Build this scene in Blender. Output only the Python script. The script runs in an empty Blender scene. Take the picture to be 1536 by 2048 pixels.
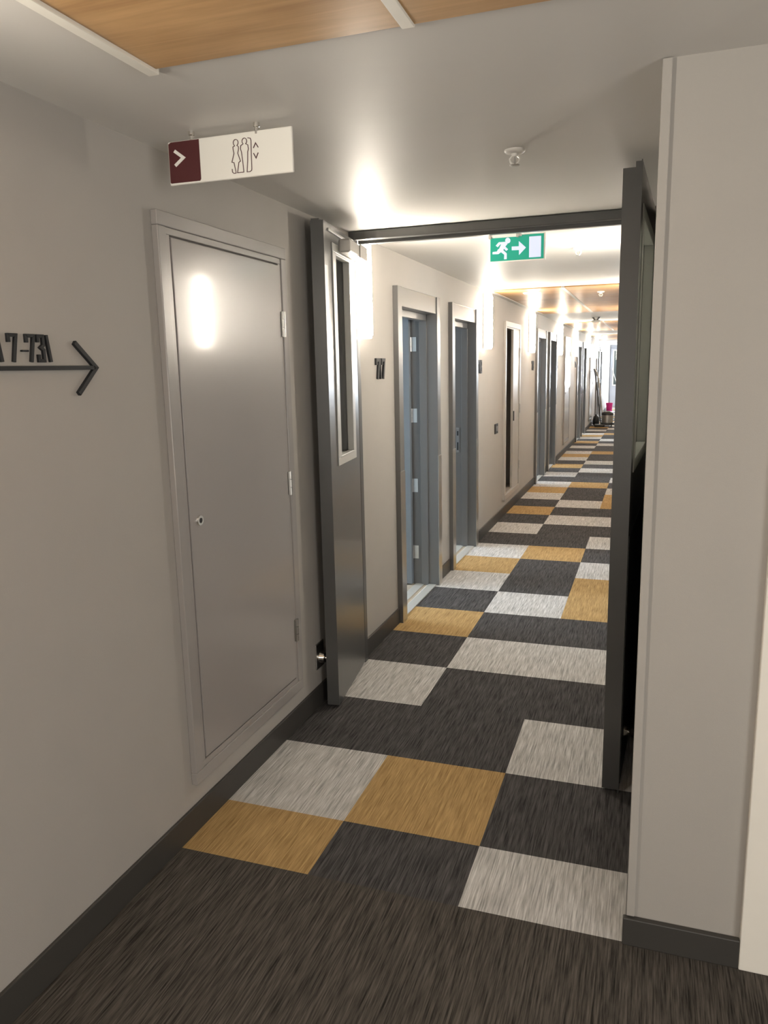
import bpy, bmesh, math, random
from mathutils import Vector, Matrix
random.seed(7)
S = bpy.context.scene
COL = S.collection
PI = math.pi

# ------------------------------------------------------------------ camera
CX, CZ, YAW, PITCH, ROLL, FPX = 0.9895, 1.6105, -0.3359, -0.1858, -0.0212, 1525.16
f = Vector((math.sin(YAW)*math.cos(PITCH), math.cos(YAW)*math.cos(PITCH), math.sin(PITCH)))
r0 = Vector((math.cos(YAW), -math.sin(YAW), 0)); u0 = r0.cross(f)
r = math.cos(ROLL)*r0 + math.sin(ROLL)*u0
u = -math.sin(ROLL)*r0 + math.cos(ROLL)*u0
cd = bpy.data.cameras.new('camera'); cam = bpy.data.objects.new('camera', cd); COL.objects.link(cam)
cd.sensor_fit = 'HORIZONTAL'; cd.sensor_width = 36; cd.lens = FPX/1536*36; cd.clip_start = .02; cd.clip_end = 100
cam.matrix_world = Matrix(((r.x, u.x, -f.x, CX), (r.y, u.y, -f.y, 0), (r.z, u.z, -f.z, CZ), (0, 0, 0, 1)))
S.camera = cam

# ------------------------------------------------------------------ light and exposure
S.view_settings.view_transform = 'Standard'; S.view_settings.look = 'None'
S.view_settings.gamma = 1; S.view_settings.exposure = 0.84
S.view_settings.use_curve_mapping = False
W = bpy.data.worlds.new('world'); S.world = W; W.use_nodes = True
W.node_tree.nodes['Background'].inputs[0].default_value = (.62, .80, 1, 1)
W.node_tree.nodes['Background'].inputs[1].default_value = 1.2

SCONCE = 95.0          # emission of the wall light diffusers
LOBBY = 96.0           # the ones in the lobby behind the camera
DAY = 58.0             # watts of daylight through each room window
END_DAY = 160.0
LOBBY_FILL = 27.0     # watts of added fill light behind and beside the camera
SIGN = 1.0
CEIL, XW, XR, YEND = 2.293, -.485, 1.03, 30.0
MOD = 6.03             # the doors repeat at this pitch

def daylight(name, loc, rot, sx, sy, watts, col=(.80, .90, 1)):
    l = bpy.data.lights.new(name, 'AREA'); l.shape = 'RECTANGLE'; l.size = sx; l.size_y = sy
    l.energy = watts; l.color = col
    o = bpy.data.objects.new(name, l); COL.objects.link(o); o.location = loc; o.rotation_euler = rot
    return o

for k in range(4):
    for yo in (4.95, 6.25):
        daylight('window_daylight', (-3.50, yo + MOD*k, 1.45), (0, -PI/2, 0), 1.3, 1.0, DAY)
    for yo in (4.95, 6.25):
        daylight('window_daylight', (4.05, yo + MOD*k, 1.45), (0, PI/2, 0), 1.3, 1.0, DAY*.4)
daylight('lobby_fill', (1.55, -3.93, 1.15), (PI/2, 0, 0), 2.6, 1.5, LOBBY_FILL, (1, .95, .88))  # added fill lamp, sized to brighten the right wall end
daylight('lobby_fill', (3.52, -1.0, 1.15), (0, PI/2, 0), 1.5, 2.0, LOBBY_FILL*1.5, (1, .95, .88))  # second added fill lamp, brightens the left wall from the side
daylight('window_daylight', (.72, YEND-.07, 1.45), (-PI/2, 0, 0), .5, 1.2, END_DAY)

# ------------------------------------------------------------------ materials
def mat(name, col, rough=.6, metal=0, spec=.5, noise=0, nscale=40, bump=0, bscale=200, coat=0, crough=.1, emit=None, estr=0):
    m = bpy.data.materials.new(name); m.use_nodes = True
    nt = m.node_tree; b = nt.nodes['Principled BSDF']
    b.inputs['Base Color'].default_value = (*col, 1); b.inputs['Roughness'].default_value = rough
    b.inputs['Metallic'].default_value = metal; b.inputs['Specular IOR Level'].default_value = spec
    b.inputs['Coat Weight'].default_value = coat; b.inputs['Coat Roughness'].default_value = crough
    if emit:
        b.inputs['Emission Color'].default_value = (*emit, 1); b.inputs['Emission Strength'].default_value = estr
    if noise or bump:
        tc = nt.nodes.new('ShaderNodeTexCoord')
    if noise:
        n = nt.nodes.new('ShaderNodeTexNoise'); n.inputs['Scale'].default_value = nscale; n.inputs['Detail'].default_value = 4
        nt.links.new(tc.outputs['Object'], n.inputs['Vector'])
        mx = nt.nodes.new('ShaderNodeMix'); mx.data_type = 'RGBA'
        mx.inputs[6].default_value = (*[c*(1-noise) for c in col], 1); mx.inputs[7].default_value = (*[min(1, c*(1+noise)) for c in col], 1)
        nt.links.new(n.outputs['Fac'], mx.inputs[0]); nt.links.new(mx.outputs[2], b.inputs['Base Color'])
    if bump:
        n2 = nt.nodes.new('ShaderNodeTexNoise'); n2.inputs['Scale'].default_value = bscale; n2.inputs['Detail'].default_value = 3
        nt.links.new(tc.outputs['Object'], n2.inputs['Vector'])
        bp = nt.nodes.new('ShaderNodeBump'); bp.inputs['Strength'].default_value = bump; bp.inputs['Distance'].default_value = .002
        nt.links.new(n2.outputs['Fac'], bp.inputs['Height']); nt.links.new(bp.outputs['Normal'], b.inputs['Normal'])
    return m

def carpet(name, dark, light, contrast=(.36, .66)):
    m = bpy.data.materials.new(name); m.use_nodes = True
    nt = m.node_tree; b = nt.nodes['Principled BSDF']; N = nt.nodes.new; L = nt.links.new
    b.inputs['Roughness'].default_value = .95; b.inputs['Specular IOR Level'].default_value = .12
    tc = N('ShaderNodeTexCoord')
    def stretched(sx, sy, det):
        mp = N('ShaderNodeMapping'); mp.inputs['Scale'].default_value = (sx, sy, 1)
        L(tc.outputs['Object'], mp.inputs['Vector'])
        n = N('ShaderNodeTexNoise'); n.inputs['Scale'].default_value = 1; n.inputs['Detail'].default_value = det; n.inputs['Roughness'].default_value = .6
        L(mp.outputs['Vector'], n.inputs['Vector']); return n
    a, c = stretched(230, 9, 3), stretched(90, 3.5, 2)
    md = N('ShaderNodeMath'); md.operation = 'MULTIPLY_ADD'; md.inputs[1].default_value = .68
    mc = N('ShaderNodeMath'); mc.operation = 'MULTIPLY'; mc.inputs[1].default_value = .32
    L(c.outputs['Fac'], mc.inputs[0]); L(a.outputs['Fac'], md.inputs[0]); L(mc.outputs[0], md.inputs[2])
    rp = N('ShaderNodeValToRGB'); rp.color_ramp.elements[0].position = contrast[0]; rp.color_ramp.elements[1].position = contrast[1]
    rp.color_ramp.elements[0].color = (*dark, 1); rp.color_ramp.elements[1].color = (*light, 1)
    L(md.outputs[0], rp.inputs[0]); L(rp.outputs[0], b.inputs['Base Color'])
    bp = N('ShaderNodeBump'); bp.inputs['Strength'].default_value = .5; bp.inputs['Distance'].default_value = .003
    L(a.outputs['Fac'], bp.inputs['Height']); L(bp.outputs['Normal'], b.inputs['Normal'])
    return m

def wood(name, c1, c2, rough, spec=.5):
    m = bpy.data.materials.new(name); m.use_nodes = True
    nt = m.node_tree; b = nt.nodes['Principled BSDF']; N = nt.nodes.new; L = nt.links.new
    b.inputs['Roughness'].default_value = rough; b.inputs['Specular IOR Level'].default_value = spec
    tc = N('ShaderNodeTexCoord')
    mp = N('ShaderNodeMapping'); mp.inputs['Scale'].default_value = (1.1, 16, 16); L(tc.outputs['Object'], mp.inputs['Vector'])
    n = N('ShaderNodeTexNoise'); n.inputs['Scale'].default_value = 1.6; n.inputs['Detail'].default_value = 7; n.inputs['Roughness'].default_value = .62; n.inputs['Distortion'].default_value = .5
    L(mp.outputs['Vector'], n.inputs['Vector'])
    mp2 = N('ShaderNodeMapping'); mp2.inputs['Scale'].default_value = (2.2, 5, 5); L(tc.outputs['Object'], mp2.inputs['Vector'])
    n2 = N('ShaderNodeTexNoise'); n2.inputs['Scale'].default_value = 1.3; n2.inputs['Detail'].default_value = 3; L(mp2.outputs['Vector'], n2.inputs['Vector'])
    ad = N('ShaderNodeMath'); ad.operation = 'MULTIPLY_ADD'; ad.inputs[1].default_value = .55
    ml = N('ShaderNodeMath'); ml.operation = 'MULTIPLY'; ml.inputs[1].default_value = .45
    L(n2.outputs['Fac'], ml.inputs[0]); L(n.outputs['Fac'], ad.inputs[0]); L(ml.outputs[0], ad.inputs[2])
    rp = N('ShaderNodeValToRGB'); rp.color_ramp.elements[0].position = .34; rp.color_ramp.elements[1].position = .64
    rp.color_ramp.elements[0].color = (*c1, 1); rp.color_ramp.elements[1].color = (*c2, 1)
    L(ad.outputs[0], rp.inputs[0]); L(rp.outputs[0], b.inputs['Base Color'])
    bp = N('ShaderNodeBump'); bp.inputs['Strength'].default_value = .10; bp.inputs['Distance'].default_value = .002
    L(n.outputs['Fac'], bp.inputs['Height']); L(bp.outputs['Normal'], b.inputs['Normal'])
    return m

def glass(name):
    m = bpy.data.materials.new(name); m.use_nodes = True; nt = m.node_tree
    for n in list(nt.nodes): nt.nodes.remove(n)
    o = nt.nodes.new('ShaderNodeOutputMaterial'); t = nt.nodes.new('ShaderNodeBsdfTransparent'); g = nt.nodes.new('ShaderNodeBsdfGlossy')
    t.inputs[0].default_value = (.86, .90, .88, 1); g.inputs['Roughness'].default_value = .03
    mx = nt.nodes.new('ShaderNodeMixShader'); fr = nt.nodes.new('ShaderNodeFresnel'); fr.inputs[0].default_value = 1.5
    nt.links.new(fr.outputs[0], mx.inputs[0]); nt.links.new(t.outputs[0], mx.inputs[1]); nt.links.new(g.outputs[0], mx.inputs[2]); nt.links.new(mx.outputs[0], o.inputs[0])
    return m

M = dict(
    wall=mat('wall_paint', (.405, .383, .355), .62, spec=.35, noise=.03, nscale=6, bump=.12, bscale=350),
    ceil=mat('ceiling_paint', (.68, .66, .63), .5, spec=.22, noise=.02, nscale=5, bump=.05, bscale=250),
    grey=mat('grey_door_paint', (.072, .0718, .0705), .36, noise=.04, nscale=30, coat=.6, crough=.26),
    frame=mat('grey_frame_paint', (.135, .133, .130), .30, coat=.5, crough=.18),
    cup=mat('cupboard_gloss_paint', (.32, .298, .285), .28, coat=.34, crough=.10, bump=.012, bscale=18),
    cupf=mat('cupboard_frame_paint', (.32, .30, .285), .30, coat=.5, crough=.15),
    base=mat('baseboard_paint', (.050, .047, .043), .45),
    white=mat('white_trim_paint', (.86, .83, .76), .4, noise=.02, nscale=20),
    wood=wood('ceiling_wood', (.38, .21, .085), (.66, .41, .19), .34),
    woodfar=wood('corridor_wood', (.31, .17, .066), (.54, .32, .135), .32, .2),
    dark=carpet('charcoal_carpet', (.022, .0215, .022), (.118, .113, .112)),
    pale=carpet('silver_carpet', (.29, .284, .273), (.74, .732, .715)),
    gold=carpet('ochre_carpet', (.275, .17, .068), (.565, .385, .175)),
    lobby=carpet('brown_carpet', (.021, .019, .017), (.135, .121, .106)),
    rfloor=mat('room_floor', (.50, .42, .32), .5, noise=.1, nscale=8),
    rwall=mat('room_wall', (.62, .66, .68), .7, noise=.02, nscale=6),
    rleaf=mat('room_door_paint', (.165, .185, .205), .40, noise=.03, nscale=20),
    chrome=mat('chrome', (.78, .76, .72), .16, 1),
    steel=mat('brushed_steel', (.55, .54, .52), .30, 1, noise=.05, nscale=60),
    silver=mat('silver_paint', (.46, .44, .41), .38, .35),
    strip=mat('threshold_metal', (.72, .70, .64), .38, .45),
    bead=mat('glazing_bead', (.52, .515, .49), .36, coat=.3),
    black=mat('black_plastic', (.018, .018, .019), .38),
    letter=mat('dark_lettering', (.016, .017, .019), .5, spec=.3),
    palef=mat('pale_cupboard_paint', (.47, .445, .41), .4, coat=.3, crough=.2),
    cavity=mat('cupboard_inside', (.085, .070, .055), .8, noise=.1, nscale=10),
    signw=mat('sign_white', (.86, .84, .78), .35),
    maroon=mat('sign_maroon', (.085, .018, .020), .32),
    ink=mat('sign_ink', (.085, .03, .035), .5),
    plastic=mat('white_plastic', (.75, .73, .69), .4),
    light=mat('lit_diffuser', (.9, .88, .84), .5, emit=(1.0, .90, .765), estr=SCONCE),
    lightside=mat('lit_diffuser_side', (.9, .88, .84), .5, emit=(1.0, .90, .765), estr=SCONCE*.09),
    lobbylight=mat('lit_lobby_diffuser', (.9, .88, .84), .5, emit=(1.0, .91, .78), estr=LOBBY),
    green=mat('exit_green', (.0, .15, .10), .4, emit=(.003, .115, .075), estr=SIGN),
    exitw=mat('exit_white', (.25, .26, .29), .4, emit=(.29, .32, .46), estr=SIGN),
    pink=mat('pink_plastic', (.62, .02, .20), .35),
    endwall=mat('end_wall_paint', (.42, .44, .50), .6, noise=.02, nscale=6),
    glass=glass('clear_glass'),
    sky=mat('sky_beyond_window', (.6, .8, 1), .6, emit=(.72, .86, 1), estr=3.0),
)

# ------------------------------------------------------------------ mesh helpers
class MB:
    def __init__(s): s.bm = bmesh.new()
    def hexa(s, p):            # p: 4 lower then 4 upper corners, same winding
        v = [s.bm.verts.new(q) for q in p]
        for q in ((3, 2, 1, 0), (4, 5, 6, 7), (0, 1, 5, 4), (1, 2, 6, 5), (2, 3, 7, 6), (3, 0, 4, 7)):
            s.bm.faces.new([v[i] for i in q])
        return s
    def box(s, x0, x1, y0, y1, z0, z1):
        x0, x1 = min(x0, x1), max(x0, x1); y0, y1 = min(y0, y1), max(y0, y1)
        return s.hexa([(x0, y0, z0), (x1, y0, z0), (x1, y1, z0), (x0, y1, z0), (x0, y0, z1), (x1, y0, z1), (x1, y1, z1), (x0, y1, z1)])
    def prism(s, pts, to3, d0, d1):     # 2D outline pts, to3(a,b,d) -> point
        lo = [s.bm.verts.new(to3(a, b, d0)) for a, b in pts]; hi = [s.bm.verts.new(to3(a, b, d1)) for a, b in pts]
        n = len(pts); s.bm.faces.new(lo[::-1]); s.bm.faces.new(hi)
        for i in range(n): s.bm.faces.new([lo[i], lo[(i+1) % n], hi[(i+1) % n], hi[i]])
        return s
    def ribbon(s, pts, w, to3, d0, d1, closed=False):   # mitred stroke of width w
        n = len(pts); L, R = [], []
        for i in range(n):
            p = Vector(pts[i]); a = Vector(pts[i-1]) if (i > 0 or closed) else None; b = Vector(pts[(i+1) % n]) if (i < n-1 or closed) else None
            da = (p-a).normalized() if a is not None else (b-p).normalized()
            db = (b-p).normalized() if b is not None else da
            na, nb = Vector((-da.y, da.x)), Vector((-db.y, db.x)); m = na+nb
            m = m.normalized() if m.length > 1e-4 else na
            k = w/2/max(.35, m.dot(na)); L.append(p+m*k); R.append(p-m*k)
        rng = range(n) if closed else range(n-1)
        for i in rng:
            j = (i+1) % n; s.prism([tuple(L[i]), tuple(R[i]), tuple(R[j]), tuple(L[j])], to3, d0, d1)
        return s
    def tube(s, p0, p1, r0, r1=None, n=14):
        p0, p1 = Vector(p0), Vector(p1); r1 = r0 if r1 is None else r1
        d = (p1-p0).normalized(); a = d.orthogonal().normalized(); b = d.cross(a)
        A = [s.bm.verts.new(p0+(a*math.cos(t)+b*math.sin(t))*r0) for t in [2*PI*i/n for i in range(n)]]
        B = [s.bm.verts.new(p1+(a*math.cos(t)+b*math.sin(t))*r1) for t in [2*PI*i/n for i in range(n)]]
        s.bm.faces.new(A[::-1]); s.bm.faces.new(B)
        for i in range(n): s.bm.faces.new([A[i], A[(i+1) % n], B[(i+1) % n], B[i]])
        return s
    def path(s, pts, rad, n=10):
        rings = []
        P = [Vector(p) for p in pts]; a = None
        for i, p in enumerate(P):
            d = (P[min(i+1, len(P)-1)]-P[max(i-1, 0)]).normalized()
            a = d.orthogonal().normalized() if a is None else (a-d*a.dot(d)).normalized()
            b = d.cross(a); rings.append([s.bm.verts.new(p+(a*math.cos(t)+b*math.sin(t))*rad) for t in [2*PI*k/n for k in range(n)]])
        for A, B in zip(rings, rings[1:]):
            for i in range(n): s.bm.faces.new([A[i], A[(i+1) % n], B[(i+1) % n], B[i]])
        s.bm.faces.new(rings[0][::-1]); s.bm.faces.new(rings[-1]); return s
    def lathe(s, prof, c, n=24):       # prof: (radius, z) from the bottom up, around vertical axis through c
        rings = [[s.bm.verts.new((c[0]+q*math.cos(t), c[1]+q*math.sin(t), c[2]+z)) for t in [2*PI*k/n for k in range(n)]] for q, z in prof]
        for A, B in zip(rings, rings[1:]):
            for i in range(n): s.bm.faces.new([A[i], A[(i+1) % n], B[(i+1) % n], B[i]])
        s.bm.faces.new(rings[0][::-1]); s.bm.faces.new(rings[-1]); return s
    def quad(s, pts): s.bm.faces.new([s.bm.verts.new(p) for p in pts]); return s

ORIG = {}
def obj(name, mb, m, parent=None, bevel=0, smooth=False, origin=None):
    base = ORIG.get(parent, Vector((0, 0, 0))) if parent else Vector(origin or (0, 0, 0))
    bmesh.ops.recalc_face_normals(mb.bm, faces=mb.bm.faces)
    bmesh.ops.translate(mb.bm, verts=mb.bm.verts, vec=-base)
    me = bpy.data.meshes.new(name); mb.bm.to_mesh(me); mb.bm.free()
    for q in (m if isinstance(m, (list, tuple)) else [m]): me.materials.append(q)
    if smooth:
        for p in me.polygons: p.use_smooth = True
        me.set_sharp_from_angle(angle=math.radians(40))
    o = bpy.data.objects.new(name, me); COL.objects.link(o)
    if parent: o.parent = parent
    else: o.location = base
    ORIG[o] = base
    if bevel:
        b = o.modifiers.new('bevel', 'BEVEL'); b.width = bevel; b.segments = 2; b.limit_method = 'ANGLE'
    return o
def tag(o, label, cat, group=None, kind=None):
    o['label'] = label; o['category'] = cat
    if group: o['group'] = group
    if kind: o['kind'] = kind
    return o
def thing(name, loc, label, cat, group=None, kind=None):
    o = bpy.data.objects.new(name, None); COL.objects.link(o); o.location = loc; o.empty_display_size = .1
    ORIG[o] = Vector(loc); return tag(o, label, cat, group, kind)
def copy_thing(src, loc, label=None):
    c = src.copy(); COL.objects.link(c); c.location = loc
    if label: c['label'] = label
    for ch in list(src.children):
        d = ch.copy(); COL.objects.link(d); d.parent = c
        for g in list(ch.children):
            e = g.copy(); COL.objects.link(e); e.parent = d
    return c
def struct(name, mb, m, label, cat, bevel=0):
    return tag(obj(name, mb, m, None, bevel), label, cat, None, 'structure')

# ------------------------------------------------------------------ floor: plain lobby carpet, then 0.5 m tiles
Y0, YT = 2.3181, 2.006
PAT = ['WGDW', 'DDWD', 'WDDG', 'DWWD', 'GDDW', 'DWGD', 'WDGW', 'GDWD']
fb = MB(); fm = []
def tile(x0, x1, y0, y1, k): fb.quad([(x0, y0, 0), (x1, y0, 0), (x1, y1, 0), (x0, y1, 0)]); fm.append(k)
tile(XW-.02, 3.62, -4.02, YT, 3)
XE = [XW-.02, 0, .5, 1.0, XR+.02]
y, k = YT, -1
while y < YEND:
    y2 = Y0 + .5*(k+1)
    for c in range(4): tile(XE[c], XE[c+1], y, min(y2, YEND), 'DWG'.index(PAT[k % 8][c]))
    y = y2; k += 1
fl = obj('floor', fb, [M['dark'], M['pale'], M['gold'], M['lobby']])
for p, k in zip(fl.data.polygons, fm): p.material_index = k
bmf = bmesh.new(); bmf.from_mesh(fl.data); bmesh.ops.recalc_face_normals(bmf, faces=bmf.faces)
if bmf.faces[0].normal.z < 0: bmesh.ops.reverse_faces(bmf, faces=bmf.faces)
bmf.to_mesh(fl.data); bmf.free()
tag(fl, 'carpet floor with silver, ochre and charcoal square tiles, plain brown in front', 'floor', None, 'structure')

# ------------------------------------------------------------------ walls
D1 = [(4.46+MOD*k, 5.44+MOD*k) for k in range(4)]        # first door of each pair (outer frame)
D2 = [(5.80+MOD*k, 6.74+MOD*k) for k in range(4)]        # second door of each pair
AW, DH, FH = .085, 1.98, 2.095                            # architrave width, clear height, frame height
RIS = (8.15, 9.13)                                        # cupboard beyond the first pair
def wall_with_openings(x0, x1, ya, yb, ops):
    mb = MB(); y = ya
    for a, b, z0, z1 in sorted(ops):
        mb.box(x0, x1, y, a, 0, CEIL)
        if z0 > 0: mb.box(x0, x1, a, b, 0, z0)
        mb.box(x0, x1, a, b, z1, CEIL); y = b
    mb.box(x0, x1, y, yb, 0, CEIL); return mb
dops = [(a+.03, b-.03, 0, FH-.05) for a, b in D1+D2]
struct('wall_left', wall_with_openings(XW-.15, XW, -4.0, YEND, dops+[(RIS[0]+.05, RIS[1]-.05, .22, 2.02)]), M['wall'], 'greige painted wall running down the left side of the corridor', 'wall')
struct('wall_right', wall_with_openings(XR, XR+.15, 3.905, YEND, [(a+.37, b-.03, z0, z1) for a, b, z0, z1 in dops]), M['wall'], 'greige corridor wall on the right behind the open fire door', 'wall')
struct('wall_pillar', MB().box(.997, 1.42, 2.012, 3.905, 0, CEIL), M['wall'], 'greige wall end standing to the right of the open fire doors', 'wall')
struct('wall_front', MB().box(1.42, 3.6, 2.02, 2.2, 0, CEIL), M['wall'], 'greige lobby wall to the right of the white casing', 'wall')
struct('wall_lobby_right', MB().box(3.6, 3.75, -4.0, 2.2, 0, CEIL), M['wall'], 'greige wall at the right of the lobby', 'wall')
struct('wall_lobby_back', MB().box(XW-.15, 3.75, -4.15, -4.0, 0, CEIL), M['wall'], 'greige wall at the back of the lobby', 'wall')
struct('wall_end', MB().box(XW-.15, XR+.15, YEND, YEND+.15, 0, CEIL), M['endwall'], 'blue grey wall closing the far end of the corridor', 'wall')
cb = MB().box(XW-.15, 3.75, -4.15, 3.905, CEIL, CEIL+.12).box(XW-.15, XR+.15, 3.905, YEND+.15, CEIL, CEIL+.12)
struct('ceiling', cb, M['ceil'], 'off white painted ceiling over lobby and corridor', 'ceiling')

# corner bead and white casing on the right wall end
struct('trim_1', MB().box(.985, 1.007, 2.003, 2.05, .088, CEIL-.002), M['wall'], 'narrow greige corner strip up the edge of the right wall end', 'trim', .002)
struct('trim_2', MB().box(1.276, 1.40, 1.992, 2.02, 0, CEIL-.002), M['white'], 'off white casing strip at the right edge of the wall end', 'trim', .003)

# baseboards
BH = .10
bl = MB(); y = -4.0
for a, b in sorted(D1+D2):
    if y < 3.7: bl.box(XW, XW+.012, y, 3.765, 0, BH); y = 3.83
    bl.box(XW, XW+.012, y, a, 0, BH); y = b
bl.box(XW, XW+.012, y, YEND, 0, BH)
struct('baseboard_left', bl, M['base'], 'charcoal baseboard along the foot of the left wall', 'baseboard', .003)
struct('baseboard_right', MB().box(.976, 1.276, 1.994, 2.012, 0, .085).box(.983, .997, 2.012, 3.70, 0, .085), M['base'], 'charcoal baseboard round the foot of the right wall end', 'baseboard', .003)
struct('baseboard_end', MB().box(XW+.012, XR, YEND-.012, YEND, 0, BH), M['base'], 'charcoal baseboard at the far end of the corridor', 'baseboard')

# ------------------------------------------------------------------ rooms behind the doors
def room(side, k):
    sg = -1 if side == 'left' else 1; xo = XW-.15 if sg < 0 else XR+.15
    far = xo + sg*2.9
    ya, ym, yb = 3.95+MOD*k, 5.62+MOD*k, 7.6+MOD*k
    mb = MB()
    for q in (ya, ym, yb): mb.box(xo, far, q-.04, q+.04, 0, 2.4)
    for q0, q1, w0, w1 in ((ya, ym, 4.35, 5.45), (ym, yb, 5.75, 6.85)):
        w0 += MOD*k; w1 += MOD*k
        mb.box(far, far+sg*.1, q0, w0, 0, 2.4).box(far, far+sg*.1, w1, q1, 0, 2.4)
        mb.box(far, far+sg*.1, w0, w1, 0, .8).box(far, far+sg*.1, w0, w1, 2.1, 2.4)
    mb.box(xo, far, ya, yb, 2.4, 2.5)
    struct('wall_room_'+side, mb, M['rwall'], 'pale walls of the bedrooms behind the %s corridor doors' % side, 'wall')
    e = XW-.06 if sg < 0 else XR+.06
    struct('floor_room_'+side, MB().box(e, far, ya, yb, -.05, .0), M['rfloor'], 'pale wood look floor inside the bedrooms on the %s' % side, 'floor')
    if sg < 0:
        sk = MB()
        for q in (ym-.04-.012, ): sk.box(xo, far, q, q+.012, 0, .16)
        sk.box(xo, far, yb-.052, yb-.04, 0, .16)
        struct('baseboard_room', sk, M['base'], 'dark baseboard inside the bedrooms on the left', 'baseboard')
    for w0 in (4.35, 5.75):
        w0 += MOD*k; w1 = w0+1.1; fr = MB()
        for a, b, c, d in ((w0, w1, .8, .86), (w0, w1, 2.04, 2.1), (w0, w0+.06, .8, 2.1), (w1-.06, w1, .8, 2.1)):
            fr.box(far, far+sg*.06, a, b, c, d)
        WN[0] += 1
        w = struct('window_%d' % WN[0], fr, M['white'], 'bedroom window in a white frame on the %s side' % side, 'window')
        obj('pane', MB().box(far+sg*.03, far+sg*.036, w0+.06, w1-.06, .86, 2.04), M['glass'], w)
WN = [0]
lw = MB()  # added window frames on solid lobby walls, made to house the fill lamps
for a, b, c_, d_ in ((.2, 2.9, .65, .72), (.2, 2.9, 2.18, 2.25), (.2, .27, .65, 2.25), (2.83, 2.9, .65, 2.25), (1.52, 1.58, .65, 2.25)):
    lw.box(a, b, -4.0, -3.95, c_-.3, d_-.3)
lw.box(3.55, 3.6, -2.05, .05, .35, .42).box(3.55, 3.6, -2.05, .05, 1.88, 1.95).box(3.55, 3.6, -2.05, -1.98, .35, 1.95).box(3.55, 3.6, -.02, .05, .35, 1.95)
struct('window_17', lw, M['white'], 'added white window frames round the fill lamps, out of view in the lobby', 'window')
for k in range(4):
    room('left', k); room('right', k)

# ------------------------------------------------------------------ cross-corridor fire door frame and its two leaves
HY = 3.765
fr = MB()
fr.box(XW, -.452, HY, HY+.045, 0, CEIL).box(.985, .997, HY, HY+.10, 0, CEIL)
fr.box(-.452, .985, HY, HY+.045, 2.250, CEIL-.001)
fr.box(-.452, .985, HY+.045, HY+.075, 2.234, CEIL-.001)
struct('trim_3', fr, M['grey'], 'dark grey fire door frame crossing the corridor under the ceiling', 'door frame', .003)

def leaf_map(p0, p1):          # t along leaf from p0, d to the right of the travel direction
    e = (Vector(p1)-Vector(p0)).normalized(); n = Vector((e.y, -e.x))
    return lambda t, d, z: (p0[0]+e.x*t+n.x*d, p0[1]+e.y*t+n.y*d, z)
def lbox(mb, mp, t0, t1, d0, d1, z0, z1):
    return mb.hexa([mp(t0, d0, z0), mp(t1, d0, z0), mp(t1, d1, z0), mp(t0, d1, z0), mp(t0, d0, z1), mp(t1, d0, z1), mp(t1, d1, z1), mp(t0, d1, z1)])
def ring(mb, mp, t0, t1, z0, z1, wt, wz, d0, d1):
    lbox(mb, mp, t0, t1, d0, d1, z0, z0+wz); lbox(mb, mp, t0, t1, d0, d1, z1-wz, z1)
    lbox(mb, mp, t0, t0+wt, d0, d1, z0+wz, z1-wz); lbox(mb, mp, t1-wt, t1, d0, d1, z0+wz, z1-wz)
def panel_with_hole(mb, mp, t0, t1, z0, z1, a0, a1, b0, b1, d0, d1):
    lbox(mb, mp, t0, t1, d0, d1, z0, b0); lbox(mb, mp, t0, t1, d0, d1, b1, z1)
    lbox(mb, mp, t0, a0, d0, d1, b0, b1); lbox(mb, mp, a1, t1, d0, d1, b0, b1)

# left leaf: face towards the corridor at d = 0, thickness to the left (d < 0)
P0, P1 = (-.374, 3.190), (-.453, 3.765)
mp = leaf_map(P0, P1); LT = .058; LL = .575
dl = thing('door_1', (P1[0], P1[1], 0), 'narrow grey fire door leaf folded back against the left wall', 'door', None, 'structure')
mb = MB(); panel_with_hole(mb, mp, 0, LL, .012, 2.247, .165, .440, 1.195, 2.135, -LT, 0)
lbox(mb, mp, .01, LL, -LT, -.022, 2.247, 2.256)
obj('leaf', mb, M['grey'], dl)
mb = MB(); ring(mb, mp, .124, .482, 1.163, 2.172, .046, .038, 0, .006); ring(mb, mp, .165, .44, 1.195, 2.135, .012, .012, -.026, .0065)
bd = obj('glazing_bead', mb, M['bead'], dl, .002)
mb = MB(); ring(mb, mp, .124, .482, 1.163, 2.172, .046, .038, -LT-.010, -LT)
obj('glazing_bead', mb, M['bead'], dl, .002)
mb = MB(); lbox(mb, mp, .165, .44, -.034, -.026, 1.195, 2.135)
obj('glass_pane', mb, M['glass'], dl)
mb = MB(); lbox(mb, mp, .215, .575, .010, .066, 2.140, 2.200)
dc = obj('door_closer', mb, M['silver'], dl, .008); dc['label'] = 'silver closer box near the top of the leaf'
mb = MB(); lbox(mb, mp, .40, .555, .066, .072, 2.137, 2.203)
obj('closer_cover', mb, M['silver'], dc, .004)
mb = MB(); lbox(mb, mp, .06, .57, .0, .008, 2.212, 2.224)
obj('seal_strip', mb, M['bead'], dl, .002)

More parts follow.
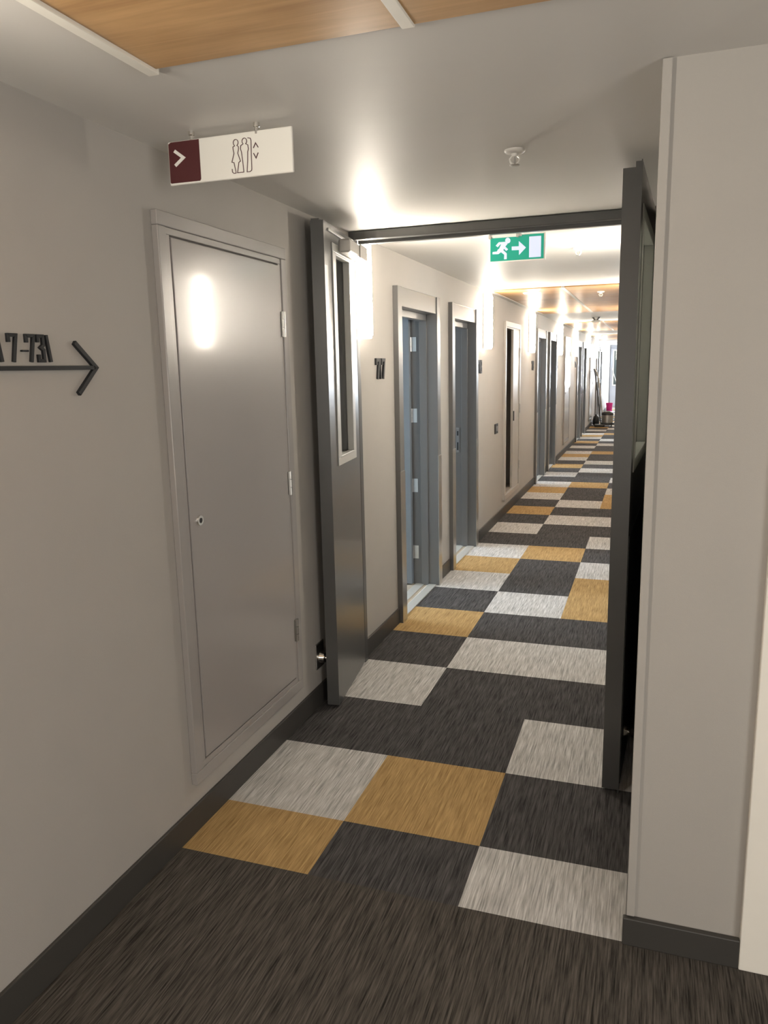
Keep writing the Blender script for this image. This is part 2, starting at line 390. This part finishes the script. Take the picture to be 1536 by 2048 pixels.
# right leaf: nearly edge on; right face at d = +LT side
Q0, Q1 = (.874, 2.801), (.921, 3.765)
mq = leaf_map(Q0, Q1); RL = .962; RT = .062
dr = thing('door_2', (.93, 3.765, 0), 'wide grey fire door leaf opened back against the right wall end', 'door', None, 'structure')
mb = MB(); panel_with_hole(mb, mq, 0, RL, .012, 2.244, .12, .82, 1.25, 2.12, 0, RT)
lbox(mb, mq, 0, RL, .040, RT, 2.244, 2.262); lbox(mb, mq, -.004, 0, RT-.004, RT, .0, 2.266)
obj('leaf', mb, M['grey'], dr)
mb = MB(); ring(mb, mq, .085, .845, 1.222, 2.145, .05, .045, RT, RT+.003); ring(mb, mq, .12, .82, 1.25, 2.12, .016, .016, .026, RT+.0035)
for zz in (1.32, 2.03):
    mb.tube(mq(.804, RT-.016, zz), mq(.802, RT-.016, zz), .005, n=8)
obj('glazing_bead', mb, M['bead'], dr, .002)
mb = MB(); ring(mb, mq, .115, .845, 1.222, 2.145, .05, .045, -.010, 0)
obj('glazing_bead', mb, M['bead'], dr, .002)
mb = MB(); lbox(mb, mq, .12, .82, .019, .026, 1.25, 2.12)
obj('glass_pane', mb, M['glass'], dr)
mb = MB(); lbox(mb, mq, .02, RL-.02, RT, RT+.002, .03, 1.0)  # black sheet for the deep shade between leaf and wall, not a fitting
shd = obj('shade_sheet', mb, M['black'], dr); shd['label'] = 'black sheet standing in for shade on the side facing the wall'

# closer track and coordinator under the frame head
ct = thing('door_closer_track', (.05, 3.86, 2.234), 'silver door closer rail fixed under the dark fire door frame', 'door closer')
obj('rail', MB().box(-.40, .92, HY+.080, HY+.100, 2.262, CEIL), M['silver'], ct, .002)
obj('slide_block', MB().box(-.06, .10, HY+.078, HY+.104, 2.250, 2.262), M['black'], ct, .002)
obj('end_cap', MB().box(-.43, -.40, HY+.076, HY+.104, 2.258, CEIL), M['plastic'], ct, .002)
obj('end_cap', MB().box(.92, .945, HY+.076, HY+.104, 2.258, CEIL), M['plastic'], ct, .002)

# ------------------------------------------------------------------ magnetic door holders
h = thing('door_holder', (XW, 3.22, .25), 'chrome magnetic holder on left wall behind the narrow fire door', 'door holder', 'magnetic door holders')
obj('back_plate', MB().box(XW, XW+.008, 3.172, 3.262, .185, .312), M['steel'], h, .003)
obj('magnet_cup', MB().tube((XW+.008, 3.225, .235), (XW+.030, 3.225, .235), .030, .024, 20), M['chrome'], h, smooth=True)
obj('stem', MB().tube((XW+.030, 3.225, .235), (XW+.050, 3.228, .235), .010, .016, 14), M['chrome'], h, smooth=True)
h = thing('door_holder', (.997, 2.90, .2), 'chrome magnetic holder in the dark gap behind the wide fire door', 'door holder', 'magnetic door holders')
obj('back_plate', MB().box(.989, .997, 2.86, 2.94, .15, .27), M['chrome'], h, .003)
obj('magnet_cup', MB().tube((.989, 2.90, .208), (.972, 2.90, .208), .026, .018, 20), M['chrome'], h, smooth=True)
obj('stem', MB().tube((.972, 2.90, .208), (.9445, 2.90, .208), .010, .022, 14), M['chrome'], h, smooth=True)

# ------------------------------------------------------------------ cupboards let into the left wall
def LB(mb, y0, y1, d0, d1, z0, z1):       # d = distance out from the left wall
    return mb.box(XW+d0, XW+d1, y0, y1, z0, z1)
def ringL(mb, y0, y1, z0, z1, w, d0, d1):
    LB(mb, y0, y1, d0, d1, z0, z0+w); LB(mb, y0, y1, d0, d1, z1-w, z1)
    LB(mb, y0, y0+w, d0, d1, z0+w, z1-w); LB(mb, y1-w, y1, d0, d1, z0+w, z1-w); return mb
def hinge(mb, yc, zc, d):
    mb.box(XW+d, XW+d+.004, yc-.014, yc+.014, zc-.05, zc+.05)
    for a in (-.052, -.017, .018): mb.tube((XW+d+.006, yc, zc+a), (XW+d+.006, yc, zc+a+.033), .0075, n=10)
    return mb
def cupboard(y0, label, wood_edge=False):
    y1 = y0+.885
    c = thing('service_cupboard', (XW, (y0+y1)/2, .18), label, 'cupboard', 'service cupboards in the left wall')
    f_ = obj('frame', ringL(MB(), y0, y1, .180, 2.106, .045, 0, .024), M['cupf'], c, .003)
    obj('frame_liner', ringL(MB(), y0+.045, y1-.045, .225, 2.061, .022, 0, .019), M['cupf'], c, .002)
    d = obj('door', LB(MB(), y0+.073, y1-.066, .001, .020, .253, 2.033), M['cup'], c, .002)
    for z in (1.80, 1.135, .472): obj('hinge', hinge(MB(), y1-.048, z, .020), M['steel'], d, smooth=True)
    lk = MB(); lk.tube((XW+.018, y0+.128, 1.109), (XW+.026, y0+.128, 1.109), .019, .017, 20)
    lo = obj('lock', lk, M['chrome'], d, smooth=True)
    obj('keyhole', MB().tube((XW+.0255, y0+.128, 1.109), (XW+.0268, y0+.128, 1.109), .009, n=14), M['black'], d)
    return c
c1 = cupboard(2.103, 'glossy grey service cupboard door in left wall before the fire doors')
copy_thing(c1, (XW, 14.56, .18), 'glossy narrow cupboard in left wall beyond the second pair of room doors')
copy_thing(c1, (XW, 20.62, .18), 'furthest glossy wall cupboard, behind the leaning vacuum cleaner')

# the cupboard with one half open
y0, y1 = RIS; ys = 8.66
c = thing('service_cupboard', (XW, (y0+y1)/2, .18), 'pale wall cupboard with dark open left half, after the second room door', 'cupboard', 'service cupboards in the left wall')
obj('frame', ringL(MB(), y0, y1, .17, 2.075, .055, -.02, .022), M['palef'], c, .003)
obj('frame_liner', ringL(MB(), y0+.055, y1-.055, .225, 2.02, .015, -.06, .012), M['palef'], c, .002)
mb = MB()
mb.box(XW-.60, XW-.58, y0+.04, y1-.04, .2, 2.04)
mb.box(XW-.60, XW-.151, y0+.03, y0+.05, .2, 2.04).box(XW-.60, XW-.151, y1-.05, y1-.03, .2, 2.04)
mb.box(XW-.60, XW-.151, y0+.04, y1-.04, .18, .2).box(XW-.60, XW-.151, y0+.04, y1-.04, 2.04, 2.06)
mb.box(XW-.35, XW-.33, y0+.05, y1-.05, .2, 2.04)
obj('carcass', mb, M['cavity'], c)
d = obj('door', LB(MB(), ys, y1-.072, -.012, .016, .242, 2.003), M['palef'], c, .002)
for z in (1.76, 1.12, .46): obj('hinge', hinge(MB(), y1-.055, z, .020), M['steel'], d, smooth=True)
obj('latch', LB(MB(), ys+.012, ys+.050, .016, .026, 1.0, 1.11), M['black'], d, .002)

# ------------------------------------------------------------------ bedroom doors
def bedroom_door(y0, y1, hinge_far, label, n):
    c0, c1_ = y0+AW, y1-AW
    d = thing('door_%d' % n, (XW, (y0+y1)/2, 0), label, 'door', 'bedroom doors along the left wall', 'structure')
    mb = MB()
    LB(mb, y0, c0, -.17, .032, 0, FH); LB(mb, c1_, y1, -.17, .032, 0, FH); LB(mb, c0, c1_, -.17, .024, DH, FH)
    obj('frame', mb, M['frame'], d, .003)
    mb = MB()
    LB(mb, c0, c0+.014, -.10, -.045, 0, DH); LB(mb, c1_-.014, c1_, -.10, -.045, 0, DH); LB(mb, c0, c1_, -.10, -.045, DH-.045, DH)
    obj('door_stop', mb, M['frame'], d, .002)
    hy = c1_-.050 if hinge_far else c0+.006
    mb = MB(); mb.box(XW-.165, XW-.165-(c1_-c0-.02), hy, hy+.044, .012, DH-.01)
    lf = obj('leaf', mb, M['rleaf'], d, .002)
    for z in (1.777, 1.27, .756, .25):
        mb = MB(); yj = c1_ if hinge_far else c0; s_ = -1 if hinge_far else 1
        mb.box(XW-.160, XW-.124, yj, yj+s_*.004, z-.05, z+.05)
        for a in (-.05, -.016, .018): mb.tube((XW-.166, yj+s_*.004, z+a), (XW-.166, yj+s_*.004, z+a+.032), .007, n=10)
        obj('hinge', mb, M['steel'], d, smooth=True)
    yj, s_ = (c0, 1) if hinge_far else (c1_, -1)
    st = obj('strike_plate', MB().box(XW-.150, XW-.122, yj, yj+s_*.003, .86, 1.08), M['steel'], d)
    obj('keeper_hole', MB().box(XW-.143, XW-.130, yj+s_*.0025, yj+s_*.0038, 1.01, 1.05).box(XW-.143, XW-.130, yj+s_*.0025, yj+s_*.0038, .88, .95), M['black'], st)
    for a, b, q, s2 in ((y0, c0, c0, 1), (c1_, y1, c1_, -1)):
        mb = MB(); LB(mb, a-.001, b+.001, .031, .0345, .0, .98)
        g = obj('kick_guard', mb, M['steel'], d); g['label'] = 'brushed steel guard on the lower frame'
    obj('threshold', MB().box(XW-.05, XW+.010, c0, c1_, 0, .008).box(XW-.15, XW-.085, c0, c1_, 0, .006), M['strip'], d, .002)
    return d
names = ['first', 'second', 'third', 'fourth', 'fifth', 'sixth', 'seventh', 'eighth']
n = 3
b1 = bedroom_door(*D1[0], True, 'open grey room door nearest the fire doors, marked 717', 3)
b2 = bedroom_door(*D2[0], False, 'open grey room door marked 718, second along the left wall', 4)
bn = 5
for k in range(1, 4):
    for src, q, i in ((b1, D1, 0), (b2, D2, 1)):
        a, b = q[k]
        e = copy_thing(src, (XW, (a+b)/2, 0), 'open grey room door, %s one along the left corridor wall' % names[2*k+i]); e.name = 'door_%d' % bn; bn += 1

# matching frames on the right wall
mb = MB()
for a, b in D1+D2:
    a2, b2 = a+.34, b
    mb.box(XR-.030, XR+.17, a2, a2+AW, 0, FH).box(XR-.030, XR+.17, b2-AW, b2, 0, FH).box(XR-.024, XR+.17, a2+AW, b2-AW, DH, FH)
struct('trim_8', mb, M['frame'], 'grey door frames along the right corridor wall, hidden by the fire door', 'door frame', .003)

# end door
ed = thing('door_%d' % bn, (-.10, YEND, 0), 'blue grey glazed door closing the far end of the corridor', 'door', None, 'structure')
ed_l = MB(); panel_with_hole(ed_l, lambda t, d_, z: (XW+.03+t, YEND-.045-d_, z), 0, .86, .01, 2.16, .12, .74, .85, 2.08, -.04, 0)
obj('leaf', ed_l, M['endwall'], ed, .003)
mb = MB(); ring(mb, lambda t, d_, z: (XW+.03+t, YEND-.045-d_, z), .08, .78, .81, 2.12, .04, .04, 0, .012)
obj('glazing_bead', mb, M['white'], ed, .002)
obj('glass_pane', MB().box(XW+.15, XW+.77, YEND-.028, YEND-.022, .85, 2.08), M['glass'], ed)
obj('push_bar', MB().tube((XW+.08, YEND-.085, 1.45), (XW+.30, YEND-.085, .80), .014), M['silver'], ed)

# ------------------------------------------------------------------ wall lights
def sconce(y, side, m, label, group='lit wall lights'):
    x, s_ = (XW, 1) if side == 'left' else (XR, -1)
    t = thing('wall_light', (x, y+.04, 1.76), label, 'wall light', group)
    obj('back_plate', MB().box(x, x+s_*.012, y-.004, y+.084, 1.772, 2.268), M['plastic'], t, .002)
    obj('diffuser', MB().box(x+s_*.012, x+s_*.070, y, y+.08, 1.768, 2.272), M['lightside'], t, .004)
    obj('front_lens', MB().box(x+s_*.070, x+s_*.076, y+.004, y+.076, 1.785, 2.235), m, t)
    return t
s1 = sconce(3.812, 'left', M['light'], 'lit vertical wall light directly beyond the narrow fire door leaf')
SY = [7.07, 9.85, 13.05, 15.85, 19.15, 22.0, 25.2]
SL = ['lit vertical wall light above the number 718', 'lit wall light just before the third room door', 'lit wall light right after the fourth room door',
      'lit wall light between the narrow cupboard and the fifth room door', 'lit wall light after the sixth room door, above the vacuum hose',
      'small lit wall light before the seventh room door, second from the far end', 'furthest lit wall light on the left wall']
for q, l in zip(SY, SL): copy_thing(s1, (XW, q+.04, 1.76), l)
r1 = sconce(4.58, 'right', M['light'], 'lit wall light on the right corridor wall, hidden behind the fire door', 'lit wall lights on the right')
for q in (7.07, 10.1, 13.05, 16.1, 19.15, 22.1, 25.2): copy_thing(r1, (XR, q+.04, 1.76))
LS = [('left', .62),]
for (sd, q) in LS: sconce(q, sd, M['lobbylight'], 'lit lobby wall light behind the camera', 'lobby wall lights')

# ------------------------------------------------------------------ ceiling panels
def woodpanel(x0, x1, y0, y1, label, m, group):
    return tag(obj('ceiling_panel', MB().box(x0, x1, y0, y1, CEIL-.010, CEIL), m, None, .001), label, 'ceiling panel', group, 'structure')
woodpanel(-.092, .487, -2.0, 1.605, 'large oak coloured panel set in the lobby ceiling, left of the seam', M['wood'], 'lobby ceiling panels')
woodpanel(.515, 1.10, -2.0, 1.605, 'large oak coloured panel set in the lobby ceiling, right of the seam', M['wood'], 'lobby ceiling panels')
struct('trim_4', MB().box(-.120, -.092, -2.0, 1.618, CEIL-.018, CEIL).box(.487, .515, -2.0, 1.612, CEIL-.013, CEIL), M['white'], 'off white strips edging the oak lobby ceiling panels', 'trim', .002)
kk = 0
for k in range(3):
    ya = 7.12+MOD*k
    for row in range(3):
        a, b = ya+1.175*row, ya+1.175*(row+1)-.006
        for x0, x1, s_ in ((-.408, .205, 'left'), (.233, .86, 'right')):
            woodpanel(x0, x1, a, b, 'glossy wood corridor ceiling panel, %s of seam, %s row of %s wood section' % (s_, names[row], ['nearest', 'middle', 'furthest'][k]), M['woodfar'], 'wood panels over the corridor')
    struct('trim_%d' % (5+k), MB().box(.205, .233, ya, ya+3.52, CEIL-.013, CEIL).box(-.43, -.408, ya, ya+3.52, CEIL-.013, CEIL), M['ceil'], 'off white strip along the seam of the %s corridor wood ceiling' % ['nearest', 'middle', 'furthest'][k], 'trim')

# ------------------------------------------------------------------ sprinklers, downlight, detector
def sprinkler(x, y, label, z=CEIL):
    t = thing('sprinkler', (x, y, z), label, 'sprinkler', 'ceiling sprinklers')
    obj('escutcheon', MB().lathe([(.018, -.011), (.030, -.008), (.034, -.003), (.034, 0)], (x, y, z)), M['plastic'], t, smooth=True)
    mb = MB().tube((x, y, z-.010), (x, y, z-.020), .011, .010)
    for s_ in (-1, 1): mb.path([(x+s_*.009, y, z-.018), (x+s_*.016, y, z-.026), (x+s_*.013, y, z-.036), (x+s_*.003, y, z-.044)], .0033, 8)
    obj('frame_arms', mb, M['plastic'], t, smooth=True)
    obj('glass_bulb', MB().tube((x, y, z-.020), (x, y, z-.042), .0025), M['steel'], t, smooth=True)
    obj('deflector', MB().lathe([(.004, -.048), (.015, -.047), (.016, -.045), (.004, -.043)], (x, y, z)), M['steel'], t, smooth=True)
    return t
sp = sprinkler(.545, 2.626, 'white sprinkler head on the ceiling in front of the fire doors')
copy_thing(sp, (.55, 4.862, CEIL), 'white sprinkler head to the right of the green exit sign')
copy_thing(sp, (.508, 7.72, CEIL-.010), 'white sprinkler head under the nearest wood ceiling section')
t = thing('downlight', (-.10, 7.47, CEIL-.010), 'round ring downlight in the wood ceiling near the number 718', 'ceiling light')
obj('rim', MB().lathe([(.058, -.006), (.078, -.010), (.084, -.004), (.085, 0)], (-.10, 7.47, CEIL-.010), 32), M['plastic'], t, smooth=True)
obj('lens', MB().lathe([(.02, -.008), (.057, -.007), (.058, -.003)], (-.10, 7.47, CEIL-.010), 32), M['steel'], t, smooth=True)
sx, sy = .19, 11.97
t = thing('smoke_detector', (sx, sy, CEIL), 'white smoke detector with black vents on the ceiling far down the corridor', 'smoke detector')
obj('base', MB().lathe([(.020, -.035), (.028, -.012), (.05, 0)], (sx, sy, CEIL)), M['plastic'], t, smooth=True)
mb = MB()
for s_ in (-1, 1): mb.prism([(s_*.010, -.048), (s_*.025, -.048), (s_*.062, -.004), (s_*.030, -.004)], lambda a, b, d_: (sx+a, sy+d_, CEIL+b), -.055, -.04)
obj('vent', mb, M['black'], t)
obj('cover', MB().lathe([(.03, -.078), (.07, -.070), (.072, -.058), (.05, -.048), (.02, -.035)], (sx, sy, CEIL)), M['plastic'], t, smooth=True)

# ------------------------------------------------------------------ hanging washroom and lift sign
SX0, SX1, SYY, SZ0, SZ1 = -.372, .028, 2.052, 2.152, 2.272
def sg(a, b, d_):       # traced drawing -> sign plane; d_ towards the viewer
    a2 = a-.053*(b-158); uu = (a2-250)/1090; vv = (b-(158-.0917*(a2-250)))/372
    return (SX0+uu*(SX1-SX0), SYY-d_, SZ1-vv*(SZ1-SZ0)-.001)
t = thing('hanging_sign', ((SX0+SX1)/2, SYY, CEIL), 'white washroom and lift sign with maroon arrow block hung from the ceiling', 'sign')
board = obj('board', MB().box(SX0, SX1, SYY, SYY+.010, SZ0, SZ1), M['signw'], t, .004)
ob = obj('arrow_block', MB().prism([(262, 176), (285, 160), (538, 138), (556, 470), (548, 486), (285, 508), (278, 500)], sg, .0, .0016), M['maroon'], t); ob['label'] = 'maroon block'
obj('arrow', MB().ribbon([(318, 232), (400, 290), (325, 358)], 27, sg, .0012, .0028), M['signw'], t)
def circ(cx, cy, r_, a0, a1, n_=18): return [(cx+r_*math.cos(math.radians(a0+(a1-a0)*i/n_)), cy+r_*1.25*math.sin(math.radians(a0+(a1-a0)*i/n_))) for i in range(n_+1)]
wm = 5.5
mb = MB()
mb.ribbon(circ(864, 178, 21, 115, 425), wm, sg, 0, .0012)
mb.ribbon([(856, 203), (840, 213), (842, 235), (849, 265), (842, 295), (831, 338), (849, 341), (866, 415), (868, 428), (848, 430), (836, 420), (833, 394)], wm, sg, 0, .0012)
mb.ribbon([(874, 202), (888, 211), (888, 235), (882, 265), (893, 295), (906, 330), (892, 340), (886, 380), (880, 426), (935, 421), (925, 330), (914, 255), (905, 228), (908, 203), (926, 192)], wm, sg, 0, .0012)
mb.ribbon(circ(939, 168, 20, 115, 425), wm, sg, 0, .0012)
mb.ribbon([(951, 190), (969, 199), (974, 232), (968, 255), (968, 330), (963, 420), (988, 418), (1002, 408), (1004, 392), (999, 280), (996, 165), (990, 146), (966, 142)], wm, sg, 0, .0012)
mb.ribbon([(1017, 226), (1035, 185), (1058, 222)], wm+1.5, sg, 0, .0012); mb.ribbon([(1018, 268), (1040, 308), (1058, 264)], wm+1.5, sg, 0, .0012)
obj('pictogram', mb, M['ink'], t)
for px_ in (-.292, -.082):
    mb = MB().lathe([(.006, -.030), (.006, -.012), (.009, -.010), (.009, 0)], (px_, SYY+.005, CEIL), 14)
    obj('standoff', mb, M['chrome'], t, smooth=True)

# ------------------------------------------------------------------ wall lettering
DIG = {'7': [[(.02, .70), (.02, .95), (.95, .95), (.45, 0)]], '1': [[(.12, 1.0), (.62, 0)]],
       '3': [[(.05, .72), (.05, .95), (.85, .95), (.85, .62), (.45, .53), (.85, .44), (.85, .05), (.05, .05), (.05, .28)]],
       '8': [[(.30, .53), (.05, .62), (.05, .95), (.85, .95), (.85, .62), (.60, .53), (.85, .44), (.85, .05), (.05, .05), (.05, .44), (.30, .53), (.60, .53)]],
       '9': [[(.85, .50), (.05, .50), (.05, .95), (.85, .95), (.85, .05), (.05, .05), (.05, .25)]],
       '2': [[(.05, .72), (.05, .95), (.85, .95), (.85, .62), (.05, .05), (.90, .05)]],
       '0': [[(.05, .05), (.05, .95), (.85, .95), (.85, .05), (.05, .05)]],
       '-': [[(.05, .40), (.95, .40)]], '4': [[(.7, 0), (.7, .98), (.05, .3), (.95, .3)]]}
def onwall(y, z): return lambda a, b, d_: (XW+d_, y+a, z+b)
def lettering(parent, text, y, z, h_, w_, gap, sw, dep):
    for ch in text:
        cw = w_*(.62 if ch == '1' else .75 if ch == '-' else 1)
        mb = MB()
        for st in DIG[ch]: mb.ribbon([(a*cw, b*h_) for a, b in st], sw*(.55 if ch == '-' else 1), onwall(y, z), .0, dep)
        obj('dash' if ch == '-' else 'digit', mb, M['letter'], parent, .0008)
        y += cw+gap
    return y
t = thing('wayfinding_sign', (XW, 1.5, 1.63), 'dark raised lettering 717-731 above a long arrow on the left wall', 'sign')
for ch, yy, ww in (('7', 1.411, .026), ('1', 1.449, .032), ('7', 1.486, .026), ('-', 1.524, .032), ('7', 1.543, .026), ('3', 1.580, .022), ('1', 1.609, .032)):
    lettering(t, ch, yy, 1.645, .068, ww, 0, .0085, .008)
obj('arrow_shaft', MB().prism([(1.28, 1.6245), (1.786, 1.6245), (1.786, 1.6355), (1.28, 1.6355)], lambda a, b, d_: (XW+d_, a, b), 0, .010), M['letter'], t, .001)
obj('arrow_head', MB().ribbon([(1.711, 1.697), (1.789, 1.630), (1.711, 1.560)], .013, lambda a, b, d_: (XW+d_, a, b), 0, .010), M['letter'], t, .001)
for i, num in enumerate(['717', '718', '719', '720', '721', '722', '723', '724']):
    k, j = divmod(i, 2); yy = (4.125 if j == 0 else 6.85)+MOD*k
    if k > 2: break
    t = thing('room_number', (XW, yy, 1.55), 'dark raised room number %s on the left wall' % num, 'room number', 'raised room numbers')
    lettering(t, num, yy, 1.553, .112, .046, .010, .019, .012)

# switch plate
t = thing('wall_switch', (XW, 7.74, .98), 'small dark switch plate on wall between number 718 and the pale cupboard', 'switch')
obj('plate', MB().box(XW, XW+.009, 7.66, 7.81, .935, 1.035), M['letter'], t, .002)
obj('rocker', MB().box(XW+.009, XW+.012, 7.71, 7.77, .96, 1.01), M['steel'], t, .001)

# ------------------------------------------------------------------ exit sign
EX0, EX1, EYY, EZ0, EZ1 = .166, .456, 4.10, 2.140, 2.272
def eg(a, b, d_):
    uu = (a-135)/600; vv = (b-(985-.085*(a-135)))/288
    return (EX0+uu*(EX1-EX0), EYY-d_, EZ1-vv*(EZ1-EZ0))
t = thing('exit_sign', ((EX0+EX1)/2, EYY+.02, CEIL), 'lit green running man exit sign with right arrow hanging below the ceiling', 'exit sign')
obj('case', MB().box(EX0, EX1, EYY, EYY+.012, EZ0, EZ1), M['plastic'], t, .002)
obj('light_bar', MB().box(EX0-.02, EX0+.17, EYY-.022, EYY+.045, EZ1-.012, CEIL), M['plastic'], t, .003)
for a in (EX0+.008, EX0+.15): obj('clip', MB().box(a-.006, a+.006, EYY-.025, EYY+.004, EZ1-.016, EZ1+.004), M['silver'], t)
obj('green_face', MB().prism([(150, 994), (716, 946), (716, 1212), (150, 1260)], eg, 0, .0012), M['green'], t)
mb = MB()
mb.prism([(338+28*math.cos(2*PI*i/20), 1028+30*math.sin(2*PI*i/20)) for i in range(20)], eg, .001, .0022)
mb.prism([(208, 1085), (241, 1048), (312, 1042), (300, 1066), (258, 1070), (230, 1102)], eg, .001, .0021)
mb.prism([(272, 1058), (312, 1042), (336, 1062), (302, 1105), (286, 1142), (236, 1140)], eg, .001, .0022)
mb.prism([(300, 1082), (342, 1122), (322, 1140), (288, 1108)], eg, .001, .0023)
mb.prism([(236, 1120), (284, 1140), (238, 1176), (174, 1178), (176, 1154), (222, 1148)], eg, .001, .0021)
mb.prism([(258, 1132), (286, 1128), (328, 1166), (328, 1228), (299, 1230), (301, 1181), (254, 1146)], eg, .001, .0023)
obj('running_figure', mb, M['exitw'], t)
obj('arrow', MB().prism([(380, 1092), (455, 1088), (455, 1032), (531, 1100), (458, 1182), (457, 1128), (381, 1132)], eg, .001, .0022), M['exitw'], t)
obj('door_symbol', MB().prism([(564, 984), (688, 974), (688, 1196), (564, 1206)], eg, .001, .0022), M['exitw'], t)

# ------------------------------------------------------------------ cleaning things far down the corridor
vx, vy = -.05, 20.85
t = thing('vacuum_cleaner', (vx, vy, 0), 'vacuum cleaner with steel drum, its black wand leaning on the left wall', 'vacuum cleaner')
obj('drum', MB().lathe([(.13, .09), (.145, .10), (.145, .30), (.13, .31)], (vx, vy, 0)), M['steel'], t, smooth=True)
obj('motor_head', MB().lathe([(.15, .30), (.155, .33), (.13, .37), (.06, .40)], (vx, vy, 0)), M['black'], t, smooth=True)
bs = obj('base', MB().lathe([(.17, .05), (.18, .07), (.17, .10), (.13, .11)], (vx, vy, 0)), M['black'], t, smooth=True)
for a in range(4):
    w_ = (vx+.15*math.cos(.8+a*PI/2), vy+.15*math.sin(.8+a*PI/2))
    obj('caster', MB().tube((w_[0]-.012, w_[1], .028), (w_[0]+.012, w_[1], .028), .028), M['black'], bs, smooth=True)
obj('wand', MB().path([(-.428, 20.95, 1.49), (-.40, 20.95, 1.38), (-.33, 20.9, .95), (-.24, 20.75, .30), (-.20, 20.68, .09)], .016), M['black'], t, smooth=True)
obj('hose', MB().path([(-.428, 20.95, 1.49), (-.36, 20.98, 1.40), (-.30, 20.97, 1.18), (-.25, 20.95, .80), (-.20, 20.88, .45), (-.16, 20.80, .30), (-.12, 20.80, .33)], .020), M['silver'], t, smooth=True)
obj('floor_head', MB().box(-.36, -.10, 20.55, 20.70, .005, .075), M['black'], t, .02)
t = thing('cleaning_bag', (-.36, 21.3, 0), 'black cleaning bag on the carpet by the left wall beside the vacuum cleaner', 'bag')
mb = MB().lathe([(.05, 0), (.085, .02), (.092, .12), (.075, .22), (.03, .27), (.02, .29)], (-.36, 21.3, 0), 14)
for v in mb.bm.verts: v.co.x += random.uniform(-.006, .006); v.co.y = 21.3+(v.co.y-21.3)*1.5
obj('sack', mb, M['black'], t, smooth=True)
bx_, by_ = -.33, 27.5
t = thing('bucket', (bx_, by_, 0), 'pink plastic bucket on the floor at the far end', 'bucket')
obj('pail', MB().lathe([(.09, 0), (.095, .01), (.105, .27), (.113, .275), (.113, .295), (.102, .295), (.098, .26), (.080, .015)], (bx_, by_, 0)), M['pink'], t, smooth=True)
obj('handle', MB().path([(bx_-.110, by_, .28), (bx_-.098, by_-.08, .22), (bx_, by_-.122, .17), (bx_+.098, by_-.08, .22), (bx_+.110, by_, .28)], .006), M['pink'], t, smooth=True)
